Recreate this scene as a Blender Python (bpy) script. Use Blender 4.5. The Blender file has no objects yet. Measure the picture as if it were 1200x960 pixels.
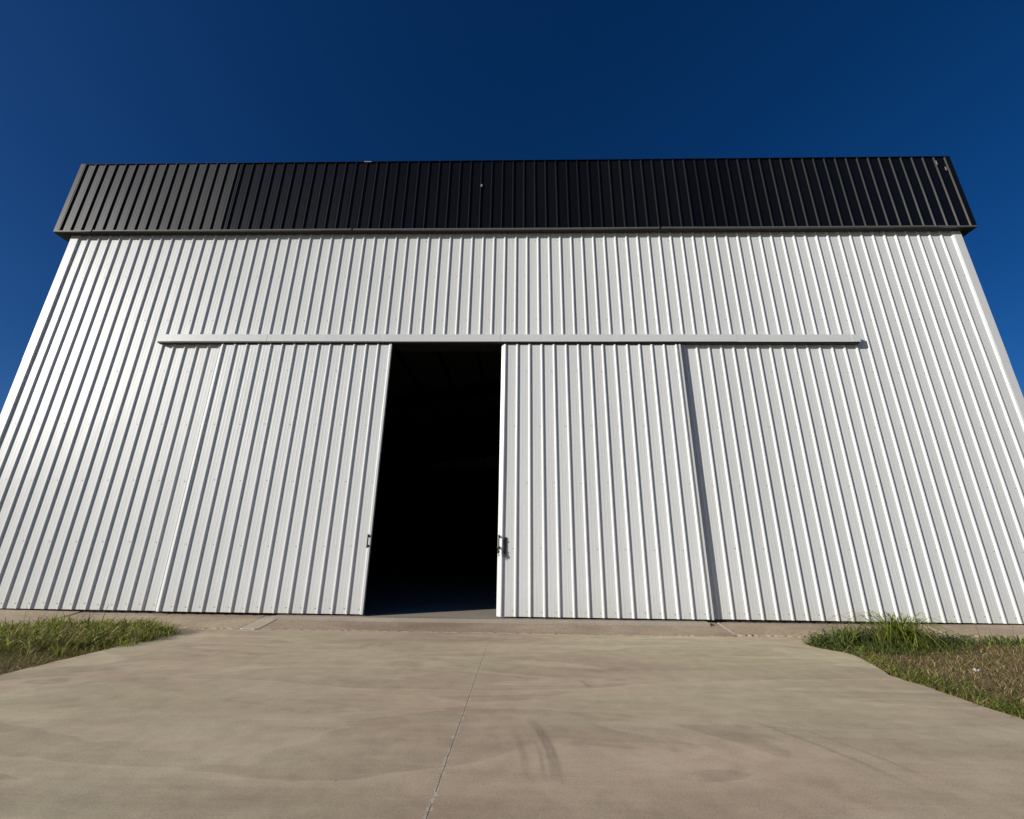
import bpy, bmesh, math, random
import numpy as np
from mathutils import Vector, Matrix

random.seed(4)
rng = np.random.default_rng(11)
SC = bpy.context.scene
COL = SC.collection
R = math.radians

# ------------------------------------------------------------------ scene numbers (metres; facade flats lie on y = 0, driveway top on z = 0)
PITCH = 0.25063           # rib spacing of the sheet metal
XL, XR = -10.55, 9.77     # facade corners
ZB, ZT = 0.150, 8.16      # bottom and top of the wall sheets
OX0, OX1, OZ = -4.13, 3.20, 5.32   # door opening
DEPTH = 30.0
SUN_AZ, SUN_EL = 62.0, 18.0        # degrees left of the facade normal, elevation


# ------------------------------------------------------------------ helpers
def link(o, parent=None):
    COL.objects.link(o)
    if parent is not None:
        o.parent = parent
    return o


def mesh_obj(name, verts, faces, mats, parent=None, smooth=False, midx=None):
    me = bpy.data.meshes.new(name)
    me.from_pydata(verts, [], faces)
    if not isinstance(mats, (list, tuple)):
        mats = [mats]
    for m in mats:
        me.materials.append(m)
    if midx is not None:
        me.polygons.foreach_set('material_index', midx)
    if smooth:
        me.polygons.foreach_set('use_smooth', [True] * len(me.polygons))
    me.update()
    return link(bpy.data.objects.new(name, me), parent)


def bm_obj(name, bm, mats, parent=None, smooth=False):
    me = bpy.data.meshes.new(name)
    bm.to_mesh(me)
    bm.free()
    if not isinstance(mats, (list, tuple)):
        mats = [mats]
    for m in mats:
        me.materials.append(m)
    if smooth:
        for p in me.polygons:
            p.use_smooth = True
    return link(bpy.data.objects.new(name, me), parent)


def box(bm, x0, x1, y0, y1, z0, z1, bevel=0.0):
    r = bmesh.ops.create_cube(bm, size=1.0)
    vs = r['verts']
    for v in vs:
        v.co = Vector(((x0 + x1) / 2 + v.co.x * (x1 - x0), (y0 + y1) / 2 + v.co.y * (y1 - y0), (z0 + z1) / 2 + v.co.z * (z1 - z0)))
    if bevel > 0:
        es = list({e for v in vs for e in v.link_edges})
        bmesh.ops.bevel(bm, geom=es, offset=bevel, segments=2, profile=0.5, affect='EDGES')


def tube(bm, p0, p1, r, seg=10):
    p0, p1 = Vector(p0), Vector(p1)
    d = p1 - p0
    q = d.to_track_quat('Z', 'Y').to_matrix().to_4x4()
    M = Matrix.Translation((p0 + p1) / 2) @ q
    bmesh.ops.create_cone(bm, cap_ends=True, segments=seg, radius1=r, radius2=r, depth=d.length, matrix=M)


def torus(bm, c, R_, r, axis, stretch=1.0, long_axis='Z', n=18, m=8):
    """a chain link / shackle ring; axis = the direction its hole faces"""
    vs = []
    for i in range(n):
        a = 2 * math.pi * i / n
        for j in range(m):
            b = 2 * math.pi * j / m
            u = (R_ + r * math.cos(b)) * math.cos(a)
            w = (R_ + r * math.cos(b)) * math.sin(a)
            w += math.copysign(stretch, math.sin(a)) if abs(math.sin(a)) > 1e-6 else 0
            h = r * math.sin(b)
            co = (u, h, w) if axis == 'Y' else (h, u, w)
            vs.append(bm.verts.new((c[0] + co[0], c[1] + co[1], c[2] + co[2])))
    for i in range(n):
        for j in range(m):
            bm.faces.new((vs[i * m + j], vs[((i + 1) % n) * m + j], vs[((i + 1) % n) * m + (j + 1) % m], vs[i * m + (j + 1) % m]))


def empty(name, loc=(0, 0, 0)):
    o = bpy.data.objects.new(name, None)
    o.location = loc
    return link(o)


def tag(o, label=None, cat=None, group=None, kind=None):
    if label:
        o['label'] = label
    if cat:
        o['category'] = cat
    if group:
        o['group'] = group
    if kind:
        o['kind'] = kind
    return o


# ------------------------------------------------------------------ materials
def new_mat(name):
    m = bpy.data.materials.new(name)
    m.use_nodes = True
    nt = m.node_tree
    b = nt.nodes['Principled BSDF']
    return m, nt, b


def N(nt, t, **kw):
    n = nt.nodes.new(t)
    for k, v in kw.items():
        if k in n.inputs:
            n.inputs[k].default_value = v
        else:
            setattr(n, k, v)
    return n


def mapping(nt, scale, loc=(0, 0, 0)):
    tc = nt.nodes.new('ShaderNodeNewGeometry')
    mp = nt.nodes.new('ShaderNodeMapping')
    mp.inputs['Scale'].default_value = scale
    mp.inputs['Location'].default_value = loc
    nt.links.new(tc.outputs['Position'], mp.inputs['Vector'])
    return mp.outputs['Vector']


def noise(nt, vec, scale, detail=3.0, rough=0.5, dist=0.0):
    n = nt.nodes.new('ShaderNodeTexNoise')
    n.inputs['Scale'].default_value = scale
    n.inputs['Detail'].default_value = detail
    n.inputs['Roughness'].default_value = rough
    n.inputs['Distortion'].default_value = dist
    nt.links.new(vec, n.inputs['Vector'])
    return n.outputs['Fac']


def ramp(nt, fac, stops, interp='LINEAR'):
    n = nt.nodes.new('ShaderNodeValToRGB')
    n.color_ramp.interpolation = interp
    els = n.color_ramp.elements
    while len(els) < len(stops):
        els.new(0.5)
    for e, (p, c) in zip(els, stops):
        e.position = p
        e.color = c if len(c) == 4 else (*c, 1)
    nt.links.new(fac, n.inputs['Fac'])
    return n.outputs['Color']


def grey(v):
    return (v, v, v, 1)


def mix(nt, fac, a, b, blend='MIX'):
    n = nt.nodes.new('ShaderNodeMix')
    n.data_type = 'RGBA'
    n.blend_type = blend
    for sock, v in ((n.inputs[0], fac), (n.inputs[6], a), (n.inputs[7], b)):
        if hasattr(v, 'links'):
            nt.links.new(v, sock)
        else:
            sock.default_value = v
    return n.outputs[2]


def math_n(nt, op, a, b=None, c=None):
    n = nt.nodes.new('ShaderNodeMath')
    n.operation = op
    for i, v in enumerate((a, b, c)):
        if v is None:
            continue
        if hasattr(v, 'links'):
            nt.links.new(v, n.inputs[i])
        else:
            n.inputs[i].default_value = v
    return n.outputs[0]


def bump(nt, height, strength, dist, bsdf, prev=None):
    n = nt.nodes.new('ShaderNodeBump')
    n.inputs['Strength'].default_value = strength
    n.inputs['Distance'].default_value = dist
    nt.links.new(height, n.inputs['Height'])
    if prev is not None:
        nt.links.new(prev, n.inputs['Normal'])
    if bsdf is not None:
        nt.links.new(n.outputs['Normal'], bsdf.inputs['Normal'])
    return n.outputs['Normal']


def sheet_random(nt, width, off):
    """one random number per sheet of the cladding"""
    g = nt.nodes.new('ShaderNodeNewGeometry')
    s = nt.nodes.new('ShaderNodeSeparateXYZ')
    nt.links.new(g.outputs['Position'], s.inputs[0])
    a = math_n(nt, 'ADD', s.outputs['X'], off)
    a = math_n(nt, 'DIVIDE', a, width)
    a = math_n(nt, 'FLOOR', a)
    w = nt.nodes.new('ShaderNodeTexWhiteNoise')
    w.noise_dimensions = '1D'
    nt.links.new(a, w.inputs['W'])
    return w.outputs['Value'], s


def paint_sheet(name, base, rough, var=0.04, wav=0.35, dirt=True, spec=0.5):
    m, nt, b = new_mat(name)
    rnd, sep = sheet_random(nt, PITCH * 4, 0.14)
    lo = tuple(c * (1 - var) for c in base) + (1,)
    hi = tuple(min(1, c * (1 + var * 0.6)) for c in base) + (1,)
    c = mix(nt, rnd, lo, hi)
    v = mapping(nt, (9.0, 9.0, 0.35))
    st = noise(nt, v, 3.0, 4, 0.6)
    c = mix(nt, math_n(nt, 'MULTIPLY', st, 0.11), c, (base[0] * 0.80, base[1] * 0.80, base[2] * 0.74, 1))
    fine = noise(nt, mapping(nt, (1, 1, 0.3)), 70.0, 2, 0.7)
    c = mix(nt, math_n(nt, 'MULTIPLY', math_n(nt, 'GREATER_THAN', fine, 0.71), 0.25), c, (base[0] * 0.6, base[1] * 0.58, base[2] * 0.52, 1))
    if dirt:
        # splashed soil in the lowest half metre
        d = math_n(nt, 'SUBTRACT', 0.62, sep.outputs['Z'])
        d = math_n(nt, 'MULTIPLY', d, 1.6)
        dn = noise(nt, mapping(nt, (1, 1, 1)), 7.0, 5, 0.65)
        d = math_n(nt, 'MULTIPLY', math_n(nt, 'MAXIMUM', d, 0.0), math_n(nt, 'MULTIPLY', dn, 0.55))
        d = math_n(nt, 'MINIMUM', d, 0.45)
        c = mix(nt, d, c, (0.47, 0.42, 0.31, 1))
    nt.links.new(c, b.inputs['Base Color'])
    rr = math_n(nt, 'ADD', rough - 0.04, math_n(nt, 'MULTIPLY', rnd, 0.09))
    nt.links.new(rr, b.inputs['Roughness'])
    b.inputs['Specular IOR Level'].default_value = spec
    wv = noise(nt, mapping(nt, (3.0, 3.0, 0.45), (3, 1, 5)), 1.0, 3, 0.5)
    n1 = bump(nt, wv, wav, 0.02, None)
    gr = noise(nt, mapping(nt, (1, 1, 1)), 260.0, 2, 0.5)
    bump(nt, gr, 0.03, 0.002, b, n1)
    return m


M_white = paint_sheet('white_painted_sheet', (0.655, 0.667, 0.655), 0.42, spec=0.42)
M_door = paint_sheet('white_painted_door_sheet', (0.665, 0.678, 0.670), 0.39)
M_black = paint_sheet('black_painted_sheet', (0.0045, 0.0045, 0.0046), 0.36, var=0.15, wav=0.25, dirt=False, spec=0.22)
M_black_matt = paint_sheet('weathered_black_sheet', (0.0095, 0.0094, 0.0092), 0.48, var=0.15, wav=0.3, dirt=False, spec=0.27)
M_trim = paint_sheet('white_trim', (0.625, 0.638, 0.63), 0.38, var=0.02, wav=0.15, dirt=False)


def plain(name, col, rough, spec=0.5, metal=0.0, var=0.25, sc=6.0, bmp=0.15):
    m, nt, b = new_mat(name)
    n = noise(nt, mapping(nt, (1, 1, 1)), sc, 5, 0.6)
    c = mix(nt, n, tuple(x * (1 - var) for x in col) + (1,), tuple(min(1, x * (1 + var)) for x in col) + (1,))
    nt.links.new(c, b.inputs['Base Color'])
    b.inputs['Roughness'].default_value = rough
    b.inputs['Metallic'].default_value = metal
    b.inputs['Specular IOR Level'].default_value = spec
    f = noise(nt, mapping(nt, (1, 1, 1)), sc * 12, 3, 0.6)
    bump(nt, f, bmp, 0.004, b)
    return m


M_drip = plain('grey_drip_flashing', (0.11, 0.11, 0.107), 0.45, 0.6)
M_soffit = plain('dark_soffit', (0.014, 0.014, 0.014), 0.7)
M_rail = plain('dark_steel_rail', (0.022, 0.021, 0.019), 0.6, 0.3)
M_blackout = plain('added_blackout_lining', (0.03, 0.03, 0.03), 0.9, 0.1)
M_under = plain('dull_roof_underside', (0.16, 0.16, 0.155), 0.9, 0.1)
M_steel = plain('primed_steel_frame', (0.006, 0.006, 0.006), 0.6, 0.2)
M_iron = plain('dark_weathered_iron', (0.042, 0.038, 0.034), 0.55, 0.5, 0.3)
M_lock = plain('worn_padlock_steel', (0.10, 0.095, 0.085), 0.42, 0.5, 0.6)
M_screw = plain('screw_head', (0.22, 0.22, 0.21), 0.5)
M_roof = plain('galvanised_roof', (0.35, 0.36, 0.36), 0.5, 0.5, 0.2)
M_base = plain('dark_foundation', (0.05, 0.045, 0.04), 0.9)
M_litter = plain('white_paper_scrap', (0.75, 0.74, 0.70), 0.8, 0.2, 0, 0.06)


def concrete_driveway():
    m, nt, b = new_mat('poured_concrete')
    # dried tide marks left by standing water: saw-tooth contours of a warped, stretched noise
    v = mapping(nt, (0.32, 1.25, 1.0), (3.7, 2.2, 0))
    n1 = noise(nt, v, 0.70, 4.0, 0.5, 0.9)
    saw = math_n(nt, 'FRACT', math_n(nt, 'MULTIPLY', n1, 5.2))
    tide = ramp(nt, saw, [(0.0, grey(0.28)), (0.50, grey(0.50)), (0.82, grey(0.84)), (0.93, grey(0.96)), (1.0, grey(0.28))])
    n2 = noise(nt, mapping(nt, (0.28, 1.0, 1.0), (8.1, 0.4, 0)), 0.9, 4.0, 0.5, 1.6)
    saw2 = math_n(nt, 'FRACT', math_n(nt, 'MULTIPLY', n2, 4.0))
    tide2 = ramp(nt, saw2, [(0.0, grey(0.26)), (0.12, grey(0.66)), (0.6, grey(0.5)), (1.0, grey(0.34))])
    # broad tint: pinkish soil film against greener bare concrete
    n3 = noise(nt, mapping(nt, (0.5, 0.8, 1.0), (1.3, 7.0, 0)), 0.55, 3.0, 0.5, 0.6)
    tint = ramp(nt, n3, [(0.42, (0.480, 0.368, 0.262, 1)), (0.62, (0.512, 0.438, 0.290, 1))])
    dark = mix(nt, 1.0, tint, (0.72, 0.71, 0.70, 1), 'MULTIPLY')
    light = mix(nt, 1.0, tint, (1.24, 1.25, 1.24, 1), 'MULTIPLY')
    f = math_n(nt, 'ADD', math_n(nt, 'MULTIPLY', tide, 0.55), math_n(nt, 'MULTIPLY', tide2, 0.45))
    c = mix(nt, f, dark, light)
    # soft bands of dust swept along the facade
    bd = noise(nt, mapping(nt, (0.10, 1.0, 1.0), (0, 4.4, 0)), 1.35, 3.0, 0.55, 0.3)
    c = mix(nt, 0.24, c, ramp(nt, bd, [(0.32, grey(0.30)), (0.68, grey(0.70))]), 'OVERLAY')
    du = noise(nt, mapping(nt, (0.45, 1.0, 1.0), (6, 1, 0)), 1.1, 5.0, 0.6, 0.5)
    c = mix(nt, ramp(nt, du, [(0.48, grey(0.0)), (0.74, grey(0.60))]), c, (0.63, 0.54, 0.38, 1))
    # mottling, grain and pits
    mo = noise(nt, mapping(nt, (1, 1, 1)), 5.5, 6.0, 0.65)
    c = mix(nt, 0.42, c, ramp(nt, mo, [(0.3, grey(0.34)), (0.72, grey(0.62))]), 'OVERLAY')
    gr = noise(nt, mapping(nt, (1, 1, 1)), 85.0, 4.0, 0.75)
    c = mix(nt, 0.42, c, ramp(nt, gr, [(0.32, grey(0.26)), (0.68, grey(0.70))]), 'OVERLAY')
    sp = noise(nt, mapping(nt, (1, 1, 1), (9, 2, 0)), 46.0, 2.0, 0.6)
    c = mix(nt, math_n(nt, 'MULTIPLY', math_n(nt, 'GREATER_THAN', sp, 0.70), 0.30), c, (0.60, 0.55, 0.44, 1))
    c = mix(nt, math_n(nt, 'MULTIPLY', math_n(nt, 'LESS_THAN', sp, 0.30), 0.30), c, (0.17, 0.135, 0.10, 1))
    # trowel and wheel drag lines
    dr = noise(nt, mapping(nt, (0.5, 26.0, 1.0), (0, 0, 0)), 1.0, 3.0, 0.6, 0.15)
    c = mix(nt, 0.06, c, ramp(nt, dr, [(0.35, grey(0.3)), (0.65, grey(0.7))]), 'OVERLAY')
    pit = noise(nt, mapping(nt, (1, 1, 1), (5, 5, 0)), 17.0, 2.0, 0.5)
    pm = math_n(nt, 'MULTIPLY', math_n(nt, 'GREATER_THAN', pit, 0.765), 0.55)
    c = mix(nt, pm, c, (0.13, 0.105, 0.08, 1))
    # contraction joint at x = -0.46 with dirt in it and chipped pale edges
    g = nt.nodes.new('ShaderNodeNewGeometry')
    s = nt.nodes.new('ShaderNodeSeparateXYZ')
    nt.links.new(g.outputs['Position'], s.inputs[0])
    jn = noise(nt, mapping(nt, (0, 1, 0)), 9.0, 4.0, 0.6)
    d = math_n(nt, 'ABSOLUTE', math_n(nt, 'ADD', math_n(nt, 'ADD', s.outputs['X'], 0.46), math_n(nt, 'MULTIPLY', math_n(nt, 'SUBTRACT', jn, 0.5), 0.018)))
    chip = noise(nt, mapping(nt, (1, 1, 1), (2, 0, 0)), 22.0, 3.0, 0.6)
    near = math_n(nt, 'LESS_THAN', s.outputs['Y'], -1.62)
    pale = math_n(nt, 'MULTIPLY', math_n(nt, 'LESS_THAN', d, math_n(nt, 'MULTIPLY', math_n(nt, 'MAXIMUM', math_n(nt, 'SUBTRACT', chip, 0.42), 0.0), 0.085)), near)
    c = mix(nt, math_n(nt, 'MULTIPLY', pale, 0.50), c, (0.66, 0.62, 0.53, 1))
    slit = math_n(nt, 'MULTIPLY', math_n(nt, 'LESS_THAN', d, 0.0034), near)
    gapn = math_n(nt, 'GREATER_THAN', noise(nt, mapping(nt, (0, 1, 0), (0, 3, 0)), 3.2, 3.0, 0.6), 0.40)
    slit = math_n(nt, 'MULTIPLY', slit, gapn)
    c = mix(nt, math_n(nt, 'MULTIPLY', slit, 0.85), c, (0.10, 0.085, 0.065, 1))
    nt.links.new(c, b.inputs['Base Color'])
    b.inputs['Roughness'].default_value = 0.82
    b.inputs['Specular IOR Level'].default_value = 0.25
    h = math_n(nt, 'ADD', math_n(nt, 'MULTIPLY', mo, 0.6), math_n(nt, 'MULTIPLY', gr, 0.25))
    h = math_n(nt, 'SUBTRACT', h, math_n(nt, 'MULTIPLY', slit, 1.2))
    n0 = bump(nt, n1, 0.25, 0.10, None)
    bump(nt, h, 0.28, 0.008, b, n0)
    return m


def concrete_rough(name, a, bcol, brush=True):
    m, nt, b = new_mat(name)
    n1 = noise(nt, mapping(nt, (0.6, 1.2, 1)), 1.7, 5.0, 0.6, 0.6)
    c = mix(nt, ramp(nt, n1, [(0.35, grey(0)), (0.65, grey(1))]), (*a, 1), (*bcol, 1))
    gr = noise(nt, mapping(nt, (1, 1, 1)), 90.0, 3.0, 0.7)
    c = mix(nt, 0.5, c, ramp(nt, gr, [(0.3, grey(0.28)), (0.7, grey(0.68))]), 'OVERLAY')
    br = noise(nt, mapping(nt, (30.0, 14.0, 1.0)), 1.0, 2.0, 0.6, 0.3)
    if brush:
        c = mix(nt, 0.3, c, ramp(nt, br, [(0.35, grey(0.3)), (0.65, grey(0.68))]), 'OVERLAY')
    pit = noise(nt, mapping(nt, (1, 1, 1), (5, 5, 0)), 21.0, 3.0, 0.6)
    c = mix(nt, math_n(nt, 'MULTIPLY', math_n(nt, 'GREATER_THAN', pit, 0.70), 0.5), c, (0.17, 0.13, 0.10, 1))
    nt.links.new(c, b.inputs['Base Color'])
    b.inputs['Roughness'].default_value = 0.88
    b.inputs['Specular IOR Level'].default_value = 0.2
    h = math_n(nt, 'ADD', gr, math_n(nt, 'MULTIPLY', br, 0.6))
    bump(nt, h, 0.4, 0.008, b)
    return m


M_drive = concrete_driveway()
M_pave = concrete_rough('pavement_concrete', (0.37, 0.285, 0.205), (0.46, 0.37, 0.255))
M_ramp = concrete_rough('ramp_concrete', (0.32, 0.235, 0.178), (0.42, 0.335, 0.24))
M_band = concrete_rough('pale_patch_concrete', (0.43, 0.365, 0.28), (0.49, 0.42, 0.325), False)
M_slab = concrete_rough('floor_concrete', (0.33, 0.285, 0.225), (0.39, 0.34, 0.265), False)


def tyre_material():
    m, nt, b = new_mat('tyre_rubber_smear')
    b.inputs['Base Color'].default_value = (0.10, 0.085, 0.07, 1)
    b.inputs['Roughness'].default_value = 0.8
    n = noise(nt, mapping(nt, (1, 1, 1)), 16.0, 5.0, 0.7)
    g = noise(nt, mapping(nt, (40.0, 3.0, 1.0)), 1.0, 2.0, 0.6)
    a = nt.nodes.new('ShaderNodeAttribute')
    a.attribute_name = 'wear'
    f = math_n(nt, 'MULTIPLY', a.outputs['Fac'], math_n(nt, 'ADD', math_n(nt, 'MULTIPLY', n, 0.17), math_n(nt, 'MULTIPLY', g, 0.19)))
    nt.links.new(f, b.inputs['Alpha'])
    return m


M_tyre = tyre_material()


def soil_material():
    m, nt, b = new_mat('dry_soil_and_thatch')
    n1 = noise(nt, mapping(nt, (1, 1, 1)), 2.2, 6.0, 0.65)
    n2 = noise(nt, mapping(nt, (1, 1, 1)), 24.0, 5.0, 0.7)
    c = ramp(nt, n1, [(0.3, (0.11, 0.088, 0.042, 1)), (0.5, (0.20, 0.148, 0.076, 1)), (0.7, (0.125, 0.115, 0.042, 1))])
    c = mix(nt, 0.7, c, ramp(nt, n2, [(0.3, grey(0.22)), (0.7, grey(0.75))]), 'OVERLAY')
    nt.links.new(c, b.inputs['Base Color'])
    b.inputs['Roughness'].default_value = 0.95
    b.inputs['Specular IOR Level'].default_value = 0.1
    bump(nt, n2, 0.8, 0.05, b)
    return m


M_soil = soil_material()


def grass_material():
    m, nt, b = new_mat('grass_blade')
    a = nt.nodes.new('ShaderNodeAttribute')
    a.attribute_name = 'tint'
    nt.links.new(a.outputs['Color'], b.inputs['Base Color'])
    b.inputs['Roughness'].default_value = 0.6
    b.inputs['Specular IOR Level'].default_value = 0.3
    t = nt.nodes.new('ShaderNodeBsdfTranslucent')
    nt.links.new(a.outputs['Color'], t.inputs['Color'])
    mx = nt.nodes.new('ShaderNodeMixShader')
    mx.inputs['Fac'].default_value = 0.28
    out = nt.nodes['Material Output']
    nt.links.new(b.outputs[0], mx.inputs[1])
    nt.links.new(t.outputs[0], mx.inputs[2])
    nt.links.new(mx.outputs[0], out.inputs['Surface'])
    return m


M_grass = grass_material()


# ------------------------------------------------------------------ corrugated sheets
def profile(x0, x1, phase, height=0.026, flank=0.017, top=0.022, PITCH=PITCH):
    """(x, d) points of a trapezoidal sheet: d is how far the point stands out of the sheet's plane"""
    pts = []
    k0 = math.floor((x0 - phase) / PITCH) - 1
    k1 = math.ceil((x1 - phase) / PITCH) + 1
    for k in range(k0, k1 + 1):
        c = phase + k * PITCH
        h = top / 2
        e = 0.003
        pts += [(c - h - flank, 0.0), (c - h - e, height - 0.003), (c - h + e, height), (c + h - e, height), (c + h + e, height - 0.003), (c + h + flank, 0.0)]
        f0, f1 = c + h + flank, c + PITCH - h - flank
        for q in (0.34, 0.66):                      # two small stiffening beads in every flat
            m = f0 + (f1 - f0) * q
            pts += [(m - 0.009, 0.0), (m - 0.004, 0.0009), (m + 0.004, 0.0009), (m + 0.009, 0.0)]
    out = []
    for (xa, da), (xb, db) in zip(pts, pts[1:]):    # clip to [x0, x1]
        if xb <= x0 or xa >= x1:
            continue
        if xa < x0:
            da = da + (db - da) * (x0 - xa) / (xb - xa)
            xa = x0
        if not out:
            out.append((xa, da))
        if xb > x1:
            db = da + (db - da) * (x1 - xa) / (xb - xa)
            xb = x1
        out.append((xb, db))
    return out


def sheet_wall(name, x0, x1, z0, z1, y, phase, mats, parent, holes=None, screws=None, axis='x', flip=1, height=0.026, PITCH=PITCH):
    """a corrugated sheet standing in the plane y (ribs towards -y * flip); holes: (xa, xb, ztop) cut from the bottom up"""
    segs = [(x0, x1, z0, z1)]
    if holes:
        xa, xb, zt = holes
        segs = [(x0, xa, z0, z1), (xa, xb, zt, z1), (xb, x1, z0, z1)]
    V, F, MI = [], [], []
    for (a, b_, za, zb) in segs:
        pr = profile(a, b_, phase, height, PITCH=PITCH)
        nz = max(1, int(round((zb - za) / 1.2)))
        base = len(V)
        for i in range(nz + 1):
            z = za + (zb - za) * i / nz
            for (x, d) in pr:
                w = 0.0035 * math.sin(x * 1.7 + z * 0.9) * math.sin(z * 1.9 + x * 0.6)
                yy = y - flip * (d + w)
                V.append((x, yy, z) if axis == 'x' else (yy, x, z))
        n = len(pr)
        for i in range(nz):
            for j in range(n - 1):
                q = (base + i * n + j, base + i * n + j + 1, base + (i + 1) * n + j + 1, base + (i + 1) * n + j)
                F.append(q)
                MI.append(0)
    if screws:
        k0 = math.ceil((x0 - phase) / PITCH)
        k1 = math.floor((x1 - phase) / PITCH)
        for zi, z in enumerate(screws):
            for k in range(k0, k1 + 1):
                if (k + zi) % 2 and z > z0 + 0.25:
                    continue
                cx = phase + k * PITCH - 0.060
                cz = z + random.uniform(-0.012, 0.012)
                if cx < x0 + 0.02 or cx > x1 - 0.02:
                    continue
                if holes and holes[0] < cx < holes[1] and cz < holes[2]:
                    continue
                base = len(V)
                r = 0.0075
                for s in range(6):
                    an = s * math.pi / 3
                    V.append((cx + r * math.cos(an), y - flip * 0.001, cz + r * math.sin(an)))
                for s in range(6):
                    an = s * math.pi / 3
                    V.append((cx + r * 0.8 * math.cos(an), y - flip * 0.008, cz + r * 0.8 * math.sin(an)))
                for s in range(6):
                    t = (s + 1) % 6
                    F.append((base + s, base + t, base + 6 + t, base + 6 + s))
                    MI.append(1)
                F.append(tuple(base + 6 + s for s in range(6)))
                MI.append(1)
    return mesh_obj(name, V, F, mats, parent, midx=MI)


# ------------------------------------------------------------------ ground, driveway, pavement
def slab(name, poly, z0, z1, mat, bevel=0.012, tops=None, kind='structure'):
    bm = bmesh.new()
    top = [bm.verts.new((x, y, z1 if tops is None else tops(x, y))) for x, y in poly]
    bot = [bm.verts.new((x, y, z0)) for x, y in poly]
    ft = bm.faces.new(top)
    bm.faces.new(list(reversed(bot)))
    n = len(poly)
    for i in range(n):
        bm.faces.new((top[i], bot[i], bot[(i + 1) % n], top[(i + 1) % n]))
    bmesh.ops.recalc_face_normals(bm, faces=bm.faces)
    if bevel:
        bmesh.ops.bevel(bm, geom=list(ft.edges), offset=bevel, segments=2, profile=0.5, affect='EDGES')
    bmesh.ops.triangulate(bm, faces=[f for f in bm.faces if len(f.verts) > 4])
    o = bm_obj(name, bm, mat)
    tag(o, kind=kind)
    return o


# ground: one sheet to the horizon, finer near the building
def build_ground():
    xs = [-700, -250, -90, -40] + list(np.linspace(-22, 22, 89)) + [40, 90, 250, 700]
    ys = [-700, -250, -90, -40] + list(np.linspace(-22, 2, 49)) + [34, 90, 250, 700]
    V, F = [], []
    for y in ys:
        for x in xs:
            z = -0.045
            if abs(x) < 22 and -22 < y < 2:
                z += 0.016 * math.sin(x * 2.1 + y) * math.sin(y * 2.7 - x * 0.7)
            V.append((x, y, z))
    n = len(xs)
    for j in range(len(ys) - 1):
        for i in range(n - 1):
            F.append((j * n + i, j * n + i + 1, (j + 1) * n + i + 1, (j + 1) * n + i))
    o = mesh_obj('ground', V, F, M_soil, smooth=True)
    tag(o, 'olive brown soil and dry thatch around the warehouse', 'ground', kind='structure')


build_ground()


def wob(t, s):
    return 0.025 * math.sin(t * 2.3 + s) + 0.012 * math.sin(t * 6.1 + s * 2) + 0.008 * math.sin(t * 17.0 + s) + 0.006 * math.sin(t * 41.0 + s)


left_edge = [(-5.24 + wob(y, 1.0) - 0.62 * max(0.0, (y + 1.18) / 0.5) ** 0.6, y) for y in np.arange(-24.0, -0.68, 0.1)]
right_edge = [(4.03 + wob(y, 4.0), y) for y in np.arange(-24.0, -2.6, 0.1)]
right_edge += [(4.10, -2.5), (4.20, -2.2), (4.27, -1.95), (4.31, -1.75), (4.28, -1.62), (4.20, -1.52), (4.12, -1.40), (4.09, -1.24), (4.11, -1.10), (4.24, -1.00), (4.48, -0.92), (4.62, -0.78)]
drive_poly = [(-5.24, -24.2)] + [(4.03, -24.2)] + right_edge + [(4.66, -0.50), (-5.86, -0.50)] + left_edge[::-1]
driveway = slab('driveway', drive_poly, -0.12, 0.0, M_drive, 0.01)
tag(driveway, 'buff concrete driveway with tide marks and one chipped joint', 'driveway')


def strip_top(z_wall, z_out, xe=None, drop=0.0):
    def f(x, y):
        t = min(1, max(0, (y + 0.68) / 0.62))
        k = 0.0 if xe is None else max(0.0, 1 - abs(x - xe) / 0.25)
        return z_out + (z_wall - drop * k - z_out) * t
    return f


def strip(name, x0, x1, zw, zo, mat, y0=-0.70, y1=0.02, label=None, xe=None):
    """a strip of pavement along the foot of the wall, with a slightly wandering outer edge"""
    xs = list(np.arange(x0, x1, 0.05)) + [x1]
    poly = [(x, y0 + 0.6 * wob(x, 2.0) + random.uniform(-0.012, 0.012)) for x in xs] + [(x1, y1), (x0, y1)]
    o = slab(name, poly, -0.11, 0, mat, 0.008, strip_top(zw, zo, xe, 0.042))
    tag(o, label, name)
    return o


strip('pavement', -13.0, -7.755, 0.1625, 0.012, M_pave, xe=-7.755, label='raised grey concrete pavement under the left end of the wall')
strip('pavement', -7.75, -4.44, 0.106, 0.010, M_pave, label='pinkish concrete pavement along the wall left of the doors')
strip('pavement', 3.335, 6.72, 0.104, 0.010, M_pave, y0=-0.60, label='sandy concrete pavement along the wall right of the doors')
strip('pavement', 6.725, 12.5, 0.1625, 0.014, M_pave, y0=-0.52, xe=6.725, label='raised sandy pavement under the right end of the wall')
strip('ramp', -4.125, 3.33, 0.096, 0.008, M_ramp, label='brushed concrete ramp up to the door opening')
strip('ramp', -4.435, -4.13, 0.104, 0.016, M_band, label='pale narrow concrete band at the left edge of the ramp')

# threshold: the floor slab of the hall shows as a rounded lip under the doors
bm = bmesh.new()
box(bm, -4.22, 3.14, -0.215, 0.12, 0.02, 0.122, 0.014)
threshold = bm_obj('threshold', bm, M_slab)
tag(threshold, 'rounded concrete lip under the sliding doors', 'threshold', kind='structure')
bm = bmesh.new()
box(bm, XL + 0.2, XR - 0.2, 0.123, DEPTH - 0.2, -0.08, 0.121)
floor = bm_obj('floor', bm, M_slab)
tag(floor, 'grey concrete floor inside the dark hall', 'floor', kind='structure')


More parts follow.
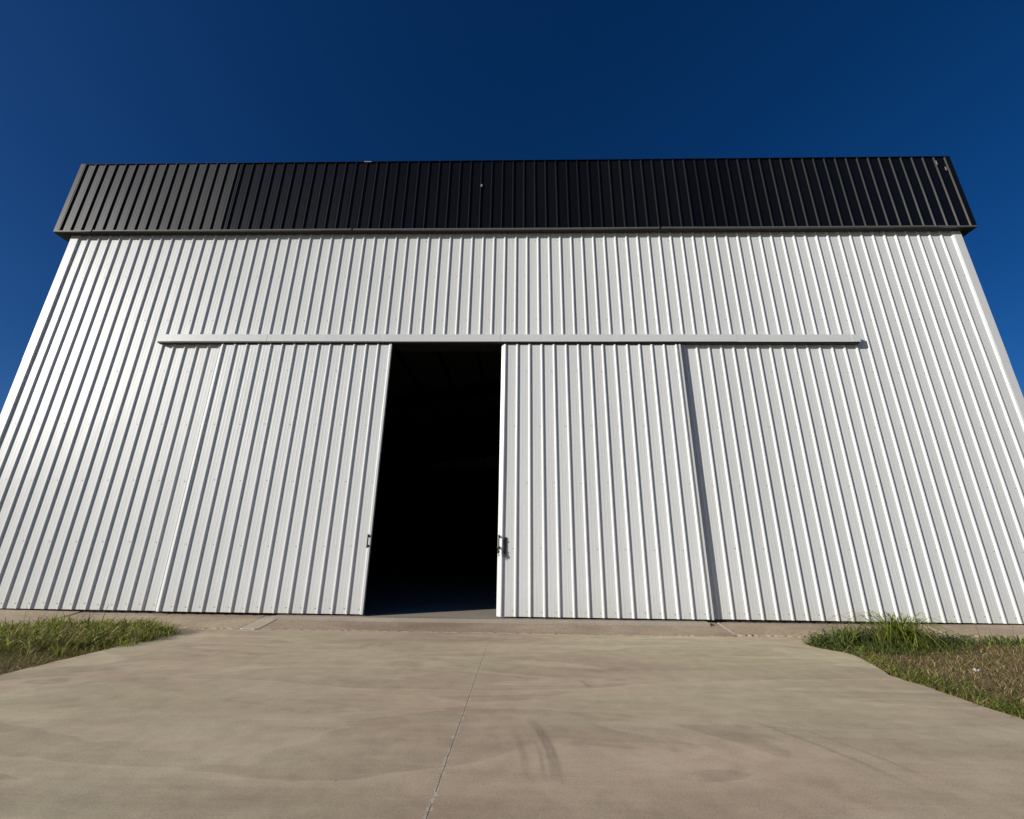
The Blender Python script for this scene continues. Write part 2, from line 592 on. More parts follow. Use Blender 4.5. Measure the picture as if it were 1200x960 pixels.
# tyre marks on the driveway
def tyre_mark(pts, w, label, strength=1.0):
    V, F, A = [], [], []
    n = len(pts)
    for i, (x, y) in enumerate(pts):
        a = Vector(pts[max(0, i - 1)])
        b_ = Vector(pts[min(n - 1, i + 1)])
        d = (b_ - a).normalized()
        p = Vector((-d.y, d.x))
        t = i / (n - 1)
        fade = math.sin(math.pi * min(1, max(0, t))) ** 0.6 * strength
        for k, e in enumerate((-1, -0.55, 0, 0.55, 1)):
            V.append((x + p.x * w * e, y + p.y * w * e, 0.004))
            A.append(fade * (0 if abs(e) == 1 else 1))
    for i in range(n - 1):
        for k in range(4):
            F.append((i * 5 + k, i * 5 + k + 1, (i + 1) * 5 + k + 1, (i + 1) * 5 + k))
    o = mesh_obj('tyre_mark', V, F, M_tyre, driveway)
    at = o.data.attributes.new('wear', 'FLOAT', 'POINT')
    at.data.foreach_set('value', A)
    o['label'] = label
    return o


def arc(p0, p1, p2, n=18):
    out = []
    for i in range(n):
        t = i / (n - 1)
        out.append(((1 - t) ** 2 * p0[0] + 2 * t * (1 - t) * p1[0] + t * t * p2[0], (1 - t) ** 2 * p0[1] + 2 * t * (1 - t) * p1[1] + t * t * p2[1]))
    return out


tyre_mark(arc((0.06, -4.15), (0.22, -4.55), (0.21, -5.12)), 0.045, 'dark curved tyre scuff right of the joint', 1.0)
tyre_mark(arc((-0.06, -4.35), (0.04, -4.75), (0.03, -5.10)), 0.03, 'faint curved tyre scuff nearest the joint', 0.55)
tyre_mark(arc((0.10, -4.55), (0.14, -4.8), (0.13, -5.1)), 0.016, 'thin tyre scuff between two curved ones', 0.6)
tyre_mark(arc((1.75, -4.05), (2.15, -4.6), (2.25, -5.15)), 0.030, 'long faint tyre streak on the right half of the driveway', 0.6)
tyre_mark(arc((1.95, -4.05), (2.35, -4.6), (2.42, -5.05)), 0.02, 'second faint tyre streak on the right half of the driveway', 0.5)
tyre_mark(arc((0.60, -3.10), (0.66, -3.25), (0.66, -3.42), 8), 0.035, 'short dark scuff in the middle of the driveway', 0.7)
tyre_mark(arc((-1.98, -1.55), (-2.05, -1.68), (-2.16, -1.8), 8), 0.03, 'small dark scuff left of the joint near the ramp', 0.9)
tyre_mark(arc((-1.78, -1.52), (-1.84, -1.62), (-1.93, -1.74), 8), 0.03, 'small scuff beside the dark one near the ramp', 0.8)
tyre_mark(arc((-1.90, -2.20), (-1.97, -2.32), (-2.04, -2.42), 8), 0.022, 'dark scuff farther out from the ramp', 0.9)


# ------------------------------------------------------------------ the warehouse
hall = empty('warehouse', ((XL + XR) / 2, 0, 0))
tag(hall, 'large white corrugated steel warehouse with black ribbed fascia and sliding doors ajar', 'warehouse')
hall_loc = Vector(hall.location)


def under_hall(o, parent=None):
    """keep world coordinates: the Empty stands at the foot of the facade"""
    return o


hall.location = (0, 0, 0)
PH = 0.1085
SCREWS = [0.24, 1.30, 2.42, 3.55, 4.70, 5.90, 7.00, 7.95]
sheet_wall('front_wall', XL + 0.02, XR - 0.02, ZB, ZT, 0.0, PH, [M_white, M_screw], hall, holes=(OX0, OX1, OZ), screws=SCREWS)
sheet_wall('side_wall', 0.03, DEPTH, 0.05, ZT, XL, 0.1, M_white, hall, axis='y')
sheet_wall('side_wall', 0.03, DEPTH, 0.05, ZT, XR, 0.1, M_white, hall, axis='y', flip=-1)
sheet_wall('back_wall', XL, XR, 0.05, ZT + 1.2, DEPTH, 0.1, M_white, hall, flip=-1)

# corner flashings
for s, xc, w in ((-1, XL, 0.155), (1, XR, 0.135)):
    z_break = 4.94
    V, F = [], []
    for (za, zb, o_) in ((ZB - 0.02, z_break + 0.04, 0.0), (z_break, ZT, 0.0025)):
        b0 = len(V)
        t = 0.031 + o_
        sec = [(xc - s * w, -0.004), (xc - s * (w - 0.004), -t), (xc + s * t, -t), (xc + s * t, 0.16), (xc - s * 0.0, 0.16)]
        for z in (za, zb):
            V += [(x, y, z) for x, y in sec]
        for i in range(4):
            F.append((b0 + i, b0 + i + 1, b0 + 5 + i + 1, b0 + 5 + i))
    mesh_obj('corner_flashing', V, F, M_trim, hall)

# foundation beam behind the gap below the sheets
for xa, xb in ((XL + 0.06, -4.30), (3.24, XR - 0.06)):
    bm = bmesh.new()
    box(bm, xa, xb, 0.05, 0.30, -0.1, 0.30)
    bm_obj('foundation', bm, M_base, hall)

# added dark lining that holds bounce light down inside the hall; door frame follows
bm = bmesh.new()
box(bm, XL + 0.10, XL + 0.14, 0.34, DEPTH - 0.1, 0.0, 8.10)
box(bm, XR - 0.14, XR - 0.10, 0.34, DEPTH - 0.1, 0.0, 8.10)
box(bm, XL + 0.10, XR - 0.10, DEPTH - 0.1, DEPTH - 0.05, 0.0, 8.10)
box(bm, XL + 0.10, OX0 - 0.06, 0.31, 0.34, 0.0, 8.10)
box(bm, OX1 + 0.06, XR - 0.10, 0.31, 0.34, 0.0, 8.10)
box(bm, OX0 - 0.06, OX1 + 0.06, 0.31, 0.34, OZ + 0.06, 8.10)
bm_obj('blackout_lining', bm, M_blackout, hall)
bm = bmesh.new()
for xa, xb in ((OX0 - 0.06, OX0 - 0.002), (OX1 + 0.002, OX1 + 0.06)):
    box(bm, xa, xb, 0.012, 0.34, 0.0, OZ + 0.06)
box(bm, OX0 - 0.002, OX1 + 0.002, 0.012, 0.34, OZ + 0.002, OZ + 0.06)
bm_obj('door_frame', bm, M_rail, hall)

xm = (XL + XR) / 2
ridge = 9.55


def roof_z(x):
    return 8.06 + (ridge - 8.06) * (1 - abs(x - xm) / ((XR - XL) / 2))


V, F = [], []
for y in (0.06, DEPTH + 0.1):
    V += [(XL - 0.02, y, roof_z(XL)), (xm, y, roof_z(xm)), (XR + 0.02, y, roof_z(XR))]
    V += [(XL - 0.02, y, roof_z(XL) - 0.06), (xm, y, roof_z(xm) - 0.06), (XR + 0.02, y, roof_z(XR) - 0.06)]
F = [(0, 1, 7, 6), (1, 2, 8, 7), (3, 9, 10, 4), (4, 10, 11, 5), (0, 3, 4, 1), (1, 4, 5, 2), (6, 7, 10, 9), (7, 8, 11, 10)]
roof = mesh_obj('roof', V, F, [M_roof, M_under], hall, midx=[0, 0, 1, 1, 0, 0, 0, 0])
for k in range(13):
    x = XL + 0.9 + k * 1.55
    bm = bmesh.new()
    z = roof_z(x) - 0.065
    box(bm, x - 0.04, x + 0.04, 0.4, DEPTH - 0.2, z - 0.20, z - 0.01)
    bm_obj('purlin', bm, M_steel, roof)
for k in range(4):
    y = 6.0 + 6.0 * k
    V = []
    for yy in (y - 0.12, y + 0.12):
        V += [(XL + 0.16, yy, roof_z(XL) - 0.28), (xm, yy, roof_z(xm) - 0.28), (XR - 0.16, yy, roof_z(XR) - 0.28)]
        V += [(XL + 0.16, yy, roof_z(XL) - 0.78), (xm, yy, roof_z(xm) - 0.78), (XR - 0.16, yy, roof_z(XR) - 0.78)]
    F = [(0, 1, 4, 3), (1, 2, 5, 4), (6, 9, 10, 7), (7, 10, 11, 8), (0, 6, 7, 1), (1, 7, 8, 2), (3, 4, 10, 9), (4, 5, 11, 10), (0, 3, 9, 6), (2, 8, 11, 5)]
    mesh_obj('rafter', V, F, M_steel, roof)

# black fascia: front sheets, returns along both sides, drip flashing, soffit and cap
FX0, FX1, FY, FZ0, FZ1 = -10.875, 10.035, -0.118, 8.165, 10.165
FPH = 0.0401
fascia = empty('fascia')
fascia.parent = hall
XCH = -6.905
sheet_wall('fascia_sheet', FX0, XCH + 0.006, FZ0 - 0.012, FZ1, FY - 0.006, -10.7835, M_black_matt, fascia, height=0.027, PITCH=0.25362)['label'] = 'greyer weathered fascia sheets at the left end'
sheet_wall('fascia_sheet', XCH, FX1, FZ0 - 0.012, FZ1 + 0.004, FY, FPH, M_black, fascia, height=0.027, PITCH=0.25490)
sheet_wall('fascia_sheet', FY, DEPTH + 0.2, FZ0 - 0.012, FZ1, FX0, 0.05, M_black, fascia, axis='y')
sheet_wall('fascia_sheet', FY, DEPTH + 0.2, FZ0 - 0.012, FZ1, FX1, 0.05, M_black, fascia, axis='y', flip=-1)
# thin lining behind the fascia so that it has a back
bm = bmesh.new()
box(bm, FX0 + 0.02, FX1 - 0.02, FY + 0.05, FY + 0.10, FZ0, FZ1 - 0.02)
box(bm, FX0 + 0.03, FX0 + 0.07, FY + 0.11, DEPTH + 0.1, FZ0, FZ1 - 0.02)
box(bm, FX1 - 0.07, FX1 - 0.03, FY + 0.11, DEPTH + 0.1, FZ0, FZ1 - 0.02)
bm_obj('fascia_backing', bm, M_soffit, fascia)
# corner angles
for s, xc in ((-1, FX0), (1, FX1)):
    bm = bmesh.new()
    box(bm, min(xc + s * 0.034, xc - s * 0.075), max(xc + s * 0.034, xc - s * 0.075), FY - 0.036, FY - 0.031, FZ0 - 0.01, FZ1 + 0.012)
    box(bm, min(xc + s * 0.030, xc + s * 0.034), max(xc + s * 0.030, xc + s * 0.034), FY - 0.0305, FY + 0.10, FZ0 - 0.01, FZ1 + 0.012)
    bm_obj('corner_angle', bm, M_black if s > 0 else M_black_matt, fascia)
bm = bmesh.new()
box(bm, FX0 - 0.03, FX1 + 0.03, FY - 0.030, FY + 0.12, FZ1 + 0.006, FZ1 + 0.016)
bm_obj('cap', bm, M_black, fascia)
joints = [FX0 - 0.034, -9.98, -3.89, 3.10, 9.17, FX1 + 0.034]
for i, (a, b_) in enumerate(zip(joints, joints[1:])):
    o_ = 0.003 * (i % 2)
    V = []
    sag = lambda x: -0.006 * math.sin((x - a) / (b_ - a) * math.pi)
    nx = 14
    sec = [(FY - 0.028, 0.010), (FY - 0.047 - o_, 0.004), (FY - 0.050 - o_, -0.026), (FY - 0.042, -0.036), (FY - 0.026, -0.038)]
    for k in range(nx + 1):
        x = a + 0.020 + (b_ - a - 0.040) * k / nx
        V += [(x, y, FZ0 + z + sag(x)) for y, z in sec]
    F = [(k * 5 + j, k * 5 + j + 1, (k + 1) * 5 + j + 1, (k + 1) * 5 + j) for k in range(nx) for j in range(4)]
    mesh_obj('drip_flashing', V, F, M_drip, fascia)
bm = bmesh.new()
box(bm, FX0 - 0.02, FX1 + 0.02, FY - 0.036, 0.0 - 0.034, FZ0 - 0.040, FZ0 - 0.030)
box(bm, FX0 - 0.02, XL - 0.04, -0.033, DEPTH + 0.1, FZ0 - 0.040, FZ0 - 0.030)
box(bm, XR + 0.04, FX1 + 0.02, -0.033, DEPTH + 0.1, FZ0 - 0.040, FZ0 - 0.030)
bm_obj('soffit', bm, M_soffit, fascia)

M_dab = plain('pale_sealant', (0.26, 0.255, 0.24), 0.7)
for x, z, w_, h_ in ((-0.97, 9.41, 0.018, 0.035), (-3.77, 10.172, 0.09, 0.012), (9.72, 9.98, 0.012, 0.06), (9.88, 9.80, 0.016, 0.05)):
    bm = bmesh.new()
    box(bm, x - w_, x + w_, FY - 0.0335, FY - 0.0295, z - h_, z + h_, 0.0015)
    bm_obj('sealant_dab', bm, M_dab, fascia)

# ------------------------------------------------------------------ door track
BX0, BX1, BZ0, BZ1, BY = -7.715, 6.887, 5.327, 5.4935, -0.125
track = empty('door_track')
track.parent = hall
seams = [BX0, -7.42, -5.37, -2.90, -0.455, 1.97, 4.40, 6.72, BX1]
for i, (a, b_) in enumerate(zip(seams, seams[1:])):
    o_ = 0.0025 * (i % 2)
    bm = bmesh.new()
    box(bm, a + 0.001, b_ + (0.012 if i < len(seams) - 2 else 0), BY - 0.004 - o_, BY - o_, BZ0 + 0.0015 * (i % 3), BZ1, 0.0015)
    box(bm, a + 0.001, b_ - 0.001, BY + 0.0005, -0.0305, BZ1 - 0.006, BZ1 - 0.001)
    bm_obj('track_cover', bm, M_trim, track)
for xa in (BX0 + 0.004, BX1 - 0.008):
    bm = bmesh.new()
    box(bm, xa, xa + 0.004, BY + 0.001, -0.03, BZ0 + 0.06, BZ1 - 0.007)
    bm_obj('end_cap', bm, M_trim, track)
bm = bmesh.new()
box(bm, BX0 + 0.02, BX1 - 0.02, -0.114, -0.0315, BZ0 - 0.022, BZ0 + 0.060)  # rail set low and near-black to deepen the shade under the cover
bm_obj('rail', bm, M_rail, track)


# ------------------------------------------------------------------ sliding doors
def sliding_door(x0, x1, phase, y, label, pitch):
    d = empty('sliding_door')
    d.parent = hall
    d['label'] = label
    z0, z1 = 0.151, 5.287
    sheet_wall('door_sheet', x0 + 0.058, x1 - 0.004, z0, z1, y, phase, [M_door, M_screw], d, screws=[0.230, 1.26, 2.43, 3.54, 4.69], PITCH=pitch)
    bm = bmesh.new()      # tubular frame behind the sheet
    yb, yf = y + 0.034, y + 0.005
    for xa, xb in ((x0 + 0.058, x0 + 0.100), (x1 - 0.05, x1 - 0.002), ((x0 + x1) / 2 - 0.025, (x0 + x1) / 2 + 0.025)):
        box(bm, xa, xb, yf, yb, z0 + 0.01, z1)
    for z in (z0 + 0.012, 1.24, 2.40, 3.50, 4.64, z1 - 0.052):
        box(bm, x0 + 0.102, (x0 + x1) / 2 - 0.027, yf, yb, z, z + 0.05)
        box(bm, (x0 + x1) / 2 + 0.027, x1 - 0.052, yf, yb, z, z + 0.05)
    bm_obj('door_frame', bm, M_rail, d)
    # leading edge: a folded flashing that slopes up to the first rib
    V = []
    for z in (z0 - 0.002, z1):
        V += [(x, yy, z) for x, yy in ((x0, y + 0.035), (x0, y + 0.020), (x0 + 0.072, y - 0.0285), (x0 + 0.086, y - 0.0290), (x0 + 0.094, y - 0.020))]
    mesh_obj('edge_flashing', V, [(i, i + 1, 6 + i, 5 + i) for i in range(4)], M_trim, d)
    for xe, s in ((x1, 1),):     # trailing edge: a plain angle
        bm = bmesh.new()
        xa = xe - s * 0.030
        box(bm, min(xa, xe), max(xa, xe), y - 0.0300, y - 0.0265, z0 - 0.002, z1)
        xb = xe + s * 0.0035
        box(bm, min(xe + s * 0.0004, xb), max(xe + s * 0.0004, xb), y - 0.0300, y + 0.0345, z0 - 0.002, z1)
        bm_obj('edge_flashing', bm, M_trim, d)
    return d


DY = -0.065
door_a = sliding_door(-6.375, -2.719, -6.291, DY, 'left sliding door, slid open past the edge of the opening', 0.2531)
door_b = sliding_door(-0.4206, 3.252, -0.342, DY, 'right sliding door, closed over its half of the opening', 0.2513)


def pull_handle(parent, x, z0, z1, y, side, r=0.0125):
    bm = bmesh.new()
    yo = y - 0.045
    tube(bm, (x, yo, z0), (x, yo, z1), r)
    for z in (z0 + 0.035, z1 - 0.035):
        tube(bm, (x, yo, z), (x + side * 0.012, y, z), r * 0.8)
        box(bm, x + side * 0.012 - 0.014, x + side * 0.012 + 0.014, y - 0.003, y + 0.002, z - 0.022, z + 0.022)
    bmesh.ops.remove_doubles(bm, verts=bm.verts, dist=1e-5)
    return bm_obj('handle', bm, M_iron, parent)


YD = DY - 0.0305
pull_handle(door_a, -2.752, 1.235, 1.475, YD, 1)
pull_handle(door_b, -0.398, 1.230, 1.490, YD, 1)
# barrel bolt: a flat plate carrying a round bolt
bm = bmesh.new()
box(bm, -0.302, -0.262, DY - 0.010, DY - 0.004, 1.165, 1.440, 0.002)
tube(bm, (-0.283, DY - 0.016, 1.150), (-0.283, DY - 0.016, 1.450), 0.011)
for z in (1.20, 1.38):
    box(bm, -0.325, -0.262, DY - 0.028, DY - 0.006, z - 0.012, z + 0.012, 0.002)
tube(bm, (-0.283, DY - 0.016, 1.33), (-0.335, DY - 0.030, 1.33), 0.006)
bm_obj('bolt', bm, M_iron, door_b)

# chain hung from the right door's handle, and two padlocks
bm = bmesh.new()
cz = 1.300
for k in range(9):
    torus(bm, (-0.396 + 0.006 * math.sin(k * 1.9), YD - 0.044 + 0.004 * math.cos(k * 2.3), cz - 0.022 * k), 0.0095, 0.0034, 'Y' if k % 2 else 'X', 0.006)
for k in range(5):
    torus(bm, (-0.418 + 0.004 * k, YD - 0.042, 1.27 - 0.021 * k), 0.0095, 0.0034, 'X' if k % 2 else 'Y', 0.006)
chain = bm_obj('chain', bm, M_iron, None, True)
tag(chain, 'dark steel chain hanging from the handle at the edge of the right door', 'chain')


def padlock(x, y, z, label):
    bm = bmesh.new()
    box(bm, -0.021, 0.021, -0.010, 0.010, -0.060, -0.018, 0.004)
    t = empty('padlock', (x, y, z))
    bm_obj('lock_body', bm, M_lock, t)
    bm = bmesh.new()
    torus(bm, (0, 0, -0.014), 0.012, 0.0036, 'Y', 0.006)
    bm_obj('shackle', bm, M_iron, t, True)
    tag(t, label, 'padlock', 'padlocks on the right door')
    return t


padlock(-0.400, YD - 0.044, 1.240, 'small padlock on the chain under the handle at the right door edge')
padlock(-0.288, DY - 0.030, 1.165, 'small padlock hanging from the bolt on the first rib of the right door')


# ------------------------------------------------------------------ grass
GREEN = np.array([(0.170, 0.215, 0.022), (0.225, 0.265, 0.032), (0.110, 0.150, 0.018), (0.310, 0.300, 0.065)])
BLUE = np.array([(0.075, 0.115, 0.034), (0.100, 0.140, 0.045), (0.060, 0.090, 0.028)])
DRY = np.array([(0.36, 0.265, 0.120), (0.50, 0.385, 0.200), (0.19, 0.135, 0.062), (0.29, 0.225, 0.090)])


def blades(x, y, z, h, w, lean, tint, jitter=0.55):
    """vectorised grass blades: 3 segments, bent"""
    n = len(x)
    az = rng.uniform(0, 2 * np.pi, n)
    dx, dy = np.cos(az), np.sin(az)
    fa = az + np.pi / 2 + rng.uniform(-0.6, 0.6, n)
    px, py = np.cos(fa), np.sin(fa)
    lev = [(0.0, 0.0, 1.0), (0.45, 0.16, 0.85), (0.80, 0.55, 0.5)]
    P = np.zeros((n, 7, 3))
    for i, (t, q, ww) in enumerate(lev):
        cx = x + dx * lean * h * q
        cy = y + dy * lean * h * q
        czz = z + h * (t - 0.25 * lean * q * q)
        P[:, 2 * i] = np.stack([cx - px * w * ww, cy - py * w * ww, czz], 1)
        P[:, 2 * i + 1] = np.stack([cx + px * w * ww, cy + py * w * ww, czz], 1)
    P[:, 6] = np.stack([x + dx * lean * h, y + dy * lean * h, z + h * (1 - 0.45 * lean)], 1)
    C = np.ones((n, 7, 4))
    C[:, :, :3] = tint[:, None, :] * rng.uniform(1 - jitter, 1 + jitter, (n, 1, 1))
    return P, C


def pick(pal, n):
    return pal[rng.integers(0, len(pal), n)]


def build_grass(name, parts, label):
    P = np.concatenate([p for p, c in parts])
    C = np.concatenate([c for p, c in parts])
    rx, ry = P[:, 0:2, 0].mean(1), P[:, 0:2, 1].mean(1)
    lim = np.where(rx < 0, -0.70 - 0.40 * np.clip((rx + 6.0) / 0.7, 0, 1), -0.60 - 0.42 * np.clip((4.85 - rx) / 0.6, 0, 1))
    ok = ry < lim + 0.05 * np.sin(rx * 31.0)
    P, C = P[ok], C[ok]
    n = len(P)
    me = bpy.data.meshes.new(name)
    me.vertices.add(n * 7)
    me.vertices.foreach_set('co', P.reshape(-1).astype(np.float32))
    base = (np.arange(n) * 7)[:, None]
    loops = (base + np.array([0, 1, 3, 2, 2, 3, 5, 4, 4, 5, 6])[None]).reshape(-1)
    me.loops.add(n * 11)
    me.loops.foreach_set('vertex_index', loops.astype(np.int32))
    me.polygons.add(n * 3)
    st = ((np.arange(n) * 11)[:, None] + np.array([0, 4, 8])[None]).reshape(-1)
    me.polygons.foreach_set('loop_start', st.astype(np.int32))
    me.materials.append(M_grass)
    me.update(calc_edges=True)
    me.validate()
    at = me.color_attributes.new('tint', 'FLOAT_COLOR', 'POINT')
    at.data.foreach_set('color', C.reshape(-1).astype(np.float32))
    o = link(bpy.data.objects.new(name, me))
    tag(o, label, 'grass', kind='stuff')
    return o


def field(n, x0, x1, y0, y1, keep):
    x = rng.uniform(x0, x1, n)
    y = rng.uniform(y0, y1, n)
    k = keep(x, y)
    return x[k], y[k]


def patchy(x, y, s=1.0, o=0.0):
    return 0.5 + 0.25 * np.sin(x * 2.3 * s + o) * np.cos(y * 2.9 * s - o) + 0.25 * np.sin(x * 5.1 * s - y * 4.3 * s + o * 2)


# left patch
def clumpy(x, y):
    """0..1, tufts about 0.3 m apart with bare gaps between them"""
    v = np.sin(x * 9.1 + 2 * np.sin(y * 5.0)) * np.cos(y * 11.3 + 2 * np.sin(x * 4.2)) * 0.5 + 0.5
    return v


parts = []
# matted thatch: flat dry and olive blades everywhere
x, y = field(52000, -14, -5.10, -7.5, -0.68, lambda x, y: (x < -5.20 + 0.05 * np.sin(y * 7) + 0.04 * np.sin(y * 19)) & (rng.random(len(x)) < np.clip(1.25 - (np.abs(x + 7) / 6), 0.25, 1)))
dry = patchy(x, y, 0.8, 0.5)
g = rng.random(len(x)) < np.clip(1.05 - dry, 0.2, 0.7)
t = np.where(g[:, None], pick(GREEN, len(x)) * 0.85, pick(DRY, len(x)) * 0.75)
parts.append(blades(x, y, np.full(len(x), -0.05), rng.uniform(0.03, 0.11, len(x)), rng.uniform(0.002, 0.0045, len(x)), rng.uniform(0.6, 2.0, len(x)), t))
# lush belt towards the driveway corner, broken into tufts
x, y = field(26000, -8.6, -5.06, -2.6, -0.68, lambda x, y: (rng.random(len(x)) < np.clip(1.05 - (np.abs(x + 6.1) / 1.6) ** 2 - ((y + 1.15) / 1.25) ** 2 * 0.8, 0, 1)) & (rng.random(len(x)) < 0.25 + 0.9 * clumpy(x, y)))
d = rng.random(len(x)) < 0.34
parts.append(blades(x, y, np.full(len(x), -0.05), (0.05 + 0.17 * clumpy(x, y)) * rng.uniform(0.5, 1.2, len(x)), rng.uniform(0.0025, 0.0065, len(x)), rng.uniform(0.3, 1.5, len(x)), np.where(d[:, None], pick(DRY, len(x)) * 0.7, pick(GREEN, len(x)) * 1.05)))
# broad pale blades arching out of the tufts
x, y = field(2600, -8.0, -5.15, -2.3, -0.68, lambda x, y: rng.random(len(x)) < np.clip(1.0 - (np.abs(x + 6.1) / 1.5) ** 2 - ((y + 1.1) / 1.0) ** 2 * 0.7, 0, 1))
parts.append(blades(x, y, np.full(len(x), -0.04), rng.uniform(0.10, 0.27, len(x)), rng.uniform(0.006, 0.013, len(x)), rng.uniform(0.4, 1.7, len(x)), np.where((rng.random(len(x)) < 0.3)[:, None], pick(DRY, len(x)), pick(GREEN, len(x)) * 1.35)))
# taller tufts at the edge of the pavement
for cx, cy, n, hh, rad in ((-5.38, -1.22, 220, 0.22, 0.12), (-5.62, -1.02, 160, 0.26, 0.13), (-5.95, -0.85, 150, 0.22, 0.2), (-6.45, -0.9, 130, 0.24, 0.16), (-6.9, -0.85, 150, 0.20, 0.22), (-7.35, -0.80, 120, 0.27, 0.12), (-7.9, -0.9, 110, 0.20, 0.22), (-5.30, -1.25, 90, 0.17, 0.12), (-5.45, -1.5, 90, 0.15, 0.16)):
    x = cx + rng.normal(0, rad, n)
    y = np.minimum(cy + rng.normal(0, rad * 0.6, n), -0.68)
    parts.append(blades(x, y, np.full(n, -0.05), hh * rng.uniform(0.5, 1.15, n), rng.uniform(0.005, 0.010, n), rng.uniform(0.3, 1.2, n), pick(GREEN, n) * 1.2))
# a few dry flower stalks standing up in front of the white wall
x = rng.uniform(-9.4, -5.4, 22)
y = rng.uniform(-1.2, -0.72, len(x))
parts.append(blades(x, y, np.full(len(x), -0.04), rng.uniform(0.30, 0.56, len(x)), np.full(len(x), 0.0045), rng.uniform(0.1, 0.8, len(x)), pick(DRY, len(x)) * 0.45))
build_grass('grass', parts, 'bright green and olive grass left of the driveway')

# right patch
parts = []


def right_ok(x, y):
    e = np.interp(y, [-24, -2.5, -2.2, -1.95, -1.75, -1.62, -1.4, -1.0, -0.6], [4.02, 4.10, 4.20, 4.27, 4.31, 4.28, 4.13, 4.12, 4.16])
    return (x > e + 0.04 * np.sin(y * 9) + 0.03 * np.sin(y * 23)) & (y < -0.58)


x, y = field(70000, 3.95, 13, -7.5, -0.56, lambda x, y: right_ok(x, y) & (rng.random(len(x)) < np.clip(1.2 - (np.abs(x - 5.8) / 6), 0.25, 1)))
dry = patchy(x, y, 0.9, 2.1)
near_edge = np.clip(1 - (x - 4.1) / 0.55, 0, 1)
near_wall = np.clip((y + 1.25) / 0.5, 0, 1)
g = rng.random(len(x)) < np.clip(0.46 - dry * 0.8 + 0.30 * near_edge + 0.45 * near_wall, 0.10, 0.85)
t = np.where(g[:, None], pick(GREEN, len(x)) * 0.75, pick(DRY, len(x)))
parts.append(blades(x, y, np.full(len(x), -0.05), rng.uniform(0.025, 0.10, len(x)), rng.uniform(0.002, 0.0042, len(x)), rng.uniform(0.9, 2.4, len(x)), t))
# low green weeds along the driveway edge
x, y = field(9000, 4.0, 5.0, -5.0, -1.5, lambda x, y: right_ok(x, y) & (rng.random(len(x)) < np.clip(1.0 - (x - 4.1) / 0.6, 0, 1) * (clumpy(x, y) > 0.45)))
parts.append(blades(x, y, np.full(len(x), -0.05), rng.uniform(0.05, 0.13, len(x)), rng.uniform(0.003, 0.006, len(x)), rng.uniform(0.6, 1.8, len(x)), pick(GREEN, len(x)) * 0.85))
# the dark green belt by the pavement
x, y = field(15000, 4.05, 6.9, -1.85, -0.56, lambda x, y: right_ok(x, y) & (rng.random(len(x)) < np.clip(1.2 - ((x - 5.0) / 1.3) ** 2 - ((y + 1.0) / 0.6) ** 2, 0, 1)) & (rng.random(len(x)) < 0.25 + 0.9 * clumpy(x, y)))
parts.append(blades(x, y, np.full(len(x), -0.05), (0.05 + 0.14 * clumpy(x, y)) * rng.uniform(0.5, 1.2, len(x)), rng.uniform(0.003, 0.0065, len(x)), rng.uniform(0.5, 1.5, len(x)), np.where((rng.random(len(x)) < 0.6)[:, None], pick(BLUE, len(x)), pick(GREEN, len(x)) * 0.9)))
# long arching blades
for cx, cy, n, hh, rad in ((4.24, -1.15, 70, 0.17, 0.07), (4.45, -1.08, 150, 0.22, 0.12), (4.80, -0.92, 170, 0.33, 0.17), (5.15, -0.95, 150, 0.31, 0.18), (6.0, -0.85, 110, 0.26, 0.2), (4.45, -1.25, 70, 0.16, 0.15), (6.35, -0.75, 150, 0.18, 0.25), (7.1, -0.75, 150, 0.16, 0.3), (7.8, -0.75, 140, 0.16, 0.3)):
    x = cx + rng.normal(0, rad, n)
    y = np.minimum(cy + rng.normal(0, rad * 0.6, n), -0.58)
    parts.append(blades(x, y, np.full(n, -0.05), hh * rng.uniform(0.55, 1.2, n), rng.uniform(0.005, 0.010, n), rng.uniform(0.5, 1.7, n), np.where((rng.random(n) < 0.55)[:, None], pick(BLUE, n) * 1.2, pick(GREEN, n) * 0.95)))
x = rng.uniform(4.3, 9.0, 22)
y = rng.uniform(-1.1, -0.62, len(x))
parts.append(blades(x, y, np.full(len(x), -0.04), rng.uniform(0.28, 0.56, len(x)), np.full(len(x), 0.0045), rng.uniform(0.1, 0.8, len(x)), pick(DRY, len(x)) * 0.45))
build_grass('grass', parts, 'dry brown and dark green grass right of the driveway')

# the big weed clump near the right end of the wall
n = 420
ang = rng.uniform(0, 2 * np.pi, n)
rr = np.abs(rng.normal(0, 0.19, n))
x, y = 5.55 + rr * np.cos(ang), -0.98 + rr * np.sin(ang) * 0.7
P, C = blades(x, np.minimum(y, -0.60), np.full(n, -0.05), rng.uniform(0.14, 0.62, n), rng.uniform(0.005, 0.012, n), rng.uniform(0.5, 2.0, n), pick(GREEN, n) * 1.05)
clump = build_grass('grass_clump', [(P, C)], 'tall leafy green weed clump by the wall right of the driveway')
clump['kind'] = 'thing'
clump['category'] = 'grass clump'

# a scrap of paper in the dry grass
V, F = [], []
for j in range(5):
    for i in range(6):
        V.append(((i - 2.5) * 0.010, (j - 2) * 0.010, 0.012 * math.sin(i * 1.3 + j * 0.8) + 0.006 * math.sin(j * 2.1)))
for j in range(4):
    for i in range(5):
        F.append((j * 6 + i, j * 6 + i + 1, (j + 1) * 6 + i + 1, (j + 1) * 6 + i))
pp = mesh_obj('paper_scrap', V, F, M_litter, smooth=True)
pp.location = (4.98, -2.66, 0.05)
pp.rotation_euler = (0.35, 0.1, 0.5)
tag(pp, 'small crumpled white paper scrap in the dry grass', 'litter')

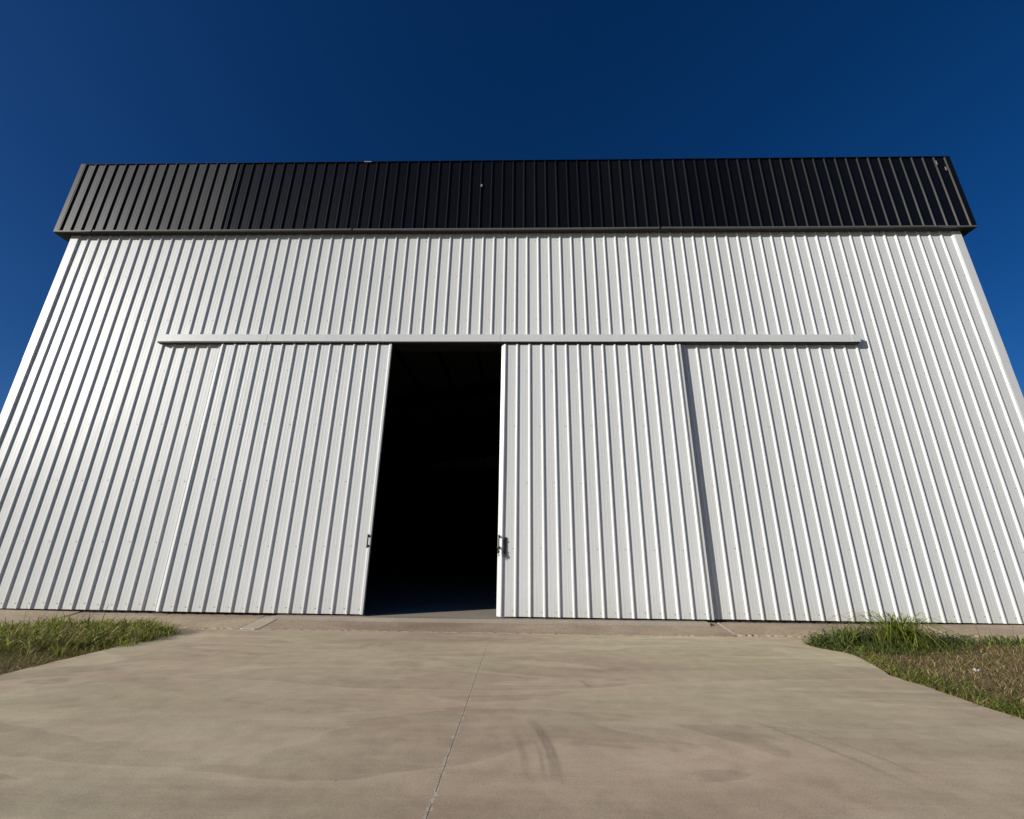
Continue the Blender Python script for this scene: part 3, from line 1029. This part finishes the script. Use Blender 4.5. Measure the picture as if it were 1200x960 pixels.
# ------------------------------------------------------------------ light
w = bpy.data.worlds.new('World')
SC.world = w
w.use_nodes = True
nt = w.node_tree
bg = nt.nodes['Background']
sky = nt.nodes.new('ShaderNodeTexSky')
sky.sky_type = 'NISHITA'
sky.sun_disc = False
sky.sun_elevation = R(SUN_EL)
sky.sun_rotation = R(180 + SUN_AZ)
sky.altitude = 600
sky.air_density = 0.8
sky.dust_density = 1.0
sky.ozone_density = 5.0
hs = nt.nodes.new('ShaderNodeHueSaturation')      # the camera's deep, saturated blue
hs.inputs['Saturation'].default_value = 1.205
hs.inputs['Hue'].default_value = 0.5085
nt.links.new(sky.outputs[0], hs.inputs['Color'])
nt.links.new(hs.outputs[0], bg.inputs[0])
bg.inputs[1].default_value = 0.066
sd = bpy.data.lights.new('sun', 'SUN')
sd.energy = 5.0
sd.angle = R(0.53)
sd.color = (1.0, 0.95, 0.865)
so = link(bpy.data.objects.new('sun', sd))
to_sun = Vector((-math.sin(R(SUN_AZ)) * math.cos(R(SUN_EL)), -math.cos(R(SUN_AZ)) * math.cos(R(SUN_EL)), math.sin(R(SUN_EL))))
so.rotation_euler = to_sun.to_track_quat('Z', 'Y').to_euler()
so.location = to_sun * 60

# ------------------------------------------------------------------ camera
p_, y_, r_, f_ = 0.31383101, 0.02388697, 0.01145441, 498.864
fw = Vector((-math.sin(y_) * math.cos(p_), math.cos(y_) * math.cos(p_), math.sin(p_)))
rt = Vector((math.cos(y_), math.sin(y_), 0))
up = rt.cross(fw)
r2 = rt * math.cos(r_) + up * math.sin(r_)
u2 = -rt * math.sin(r_) + up * math.cos(r_)
cd = bpy.data.cameras.new('camera')
cam = link(bpy.data.objects.new('camera', cd))
M = Matrix((r2, u2, -fw)).transposed().to_4x4()
M.translation = (0, -8.07, 1.27)
cam.matrix_world = M
cd.sensor_fit = 'HORIZONTAL'
cd.sensor_width = 36.0
cd.lens = 36.0 * f_ / 1200.0
cd.clip_start = 0.05
cd.clip_end = 2000
SC.camera = cam

vs = SC.view_settings
vs.view_transform = 'Standard'
vs.look = 'None'
vs.exposure = 0.04
vs.gamma = 1.0
vs.use_curve_mapping = False
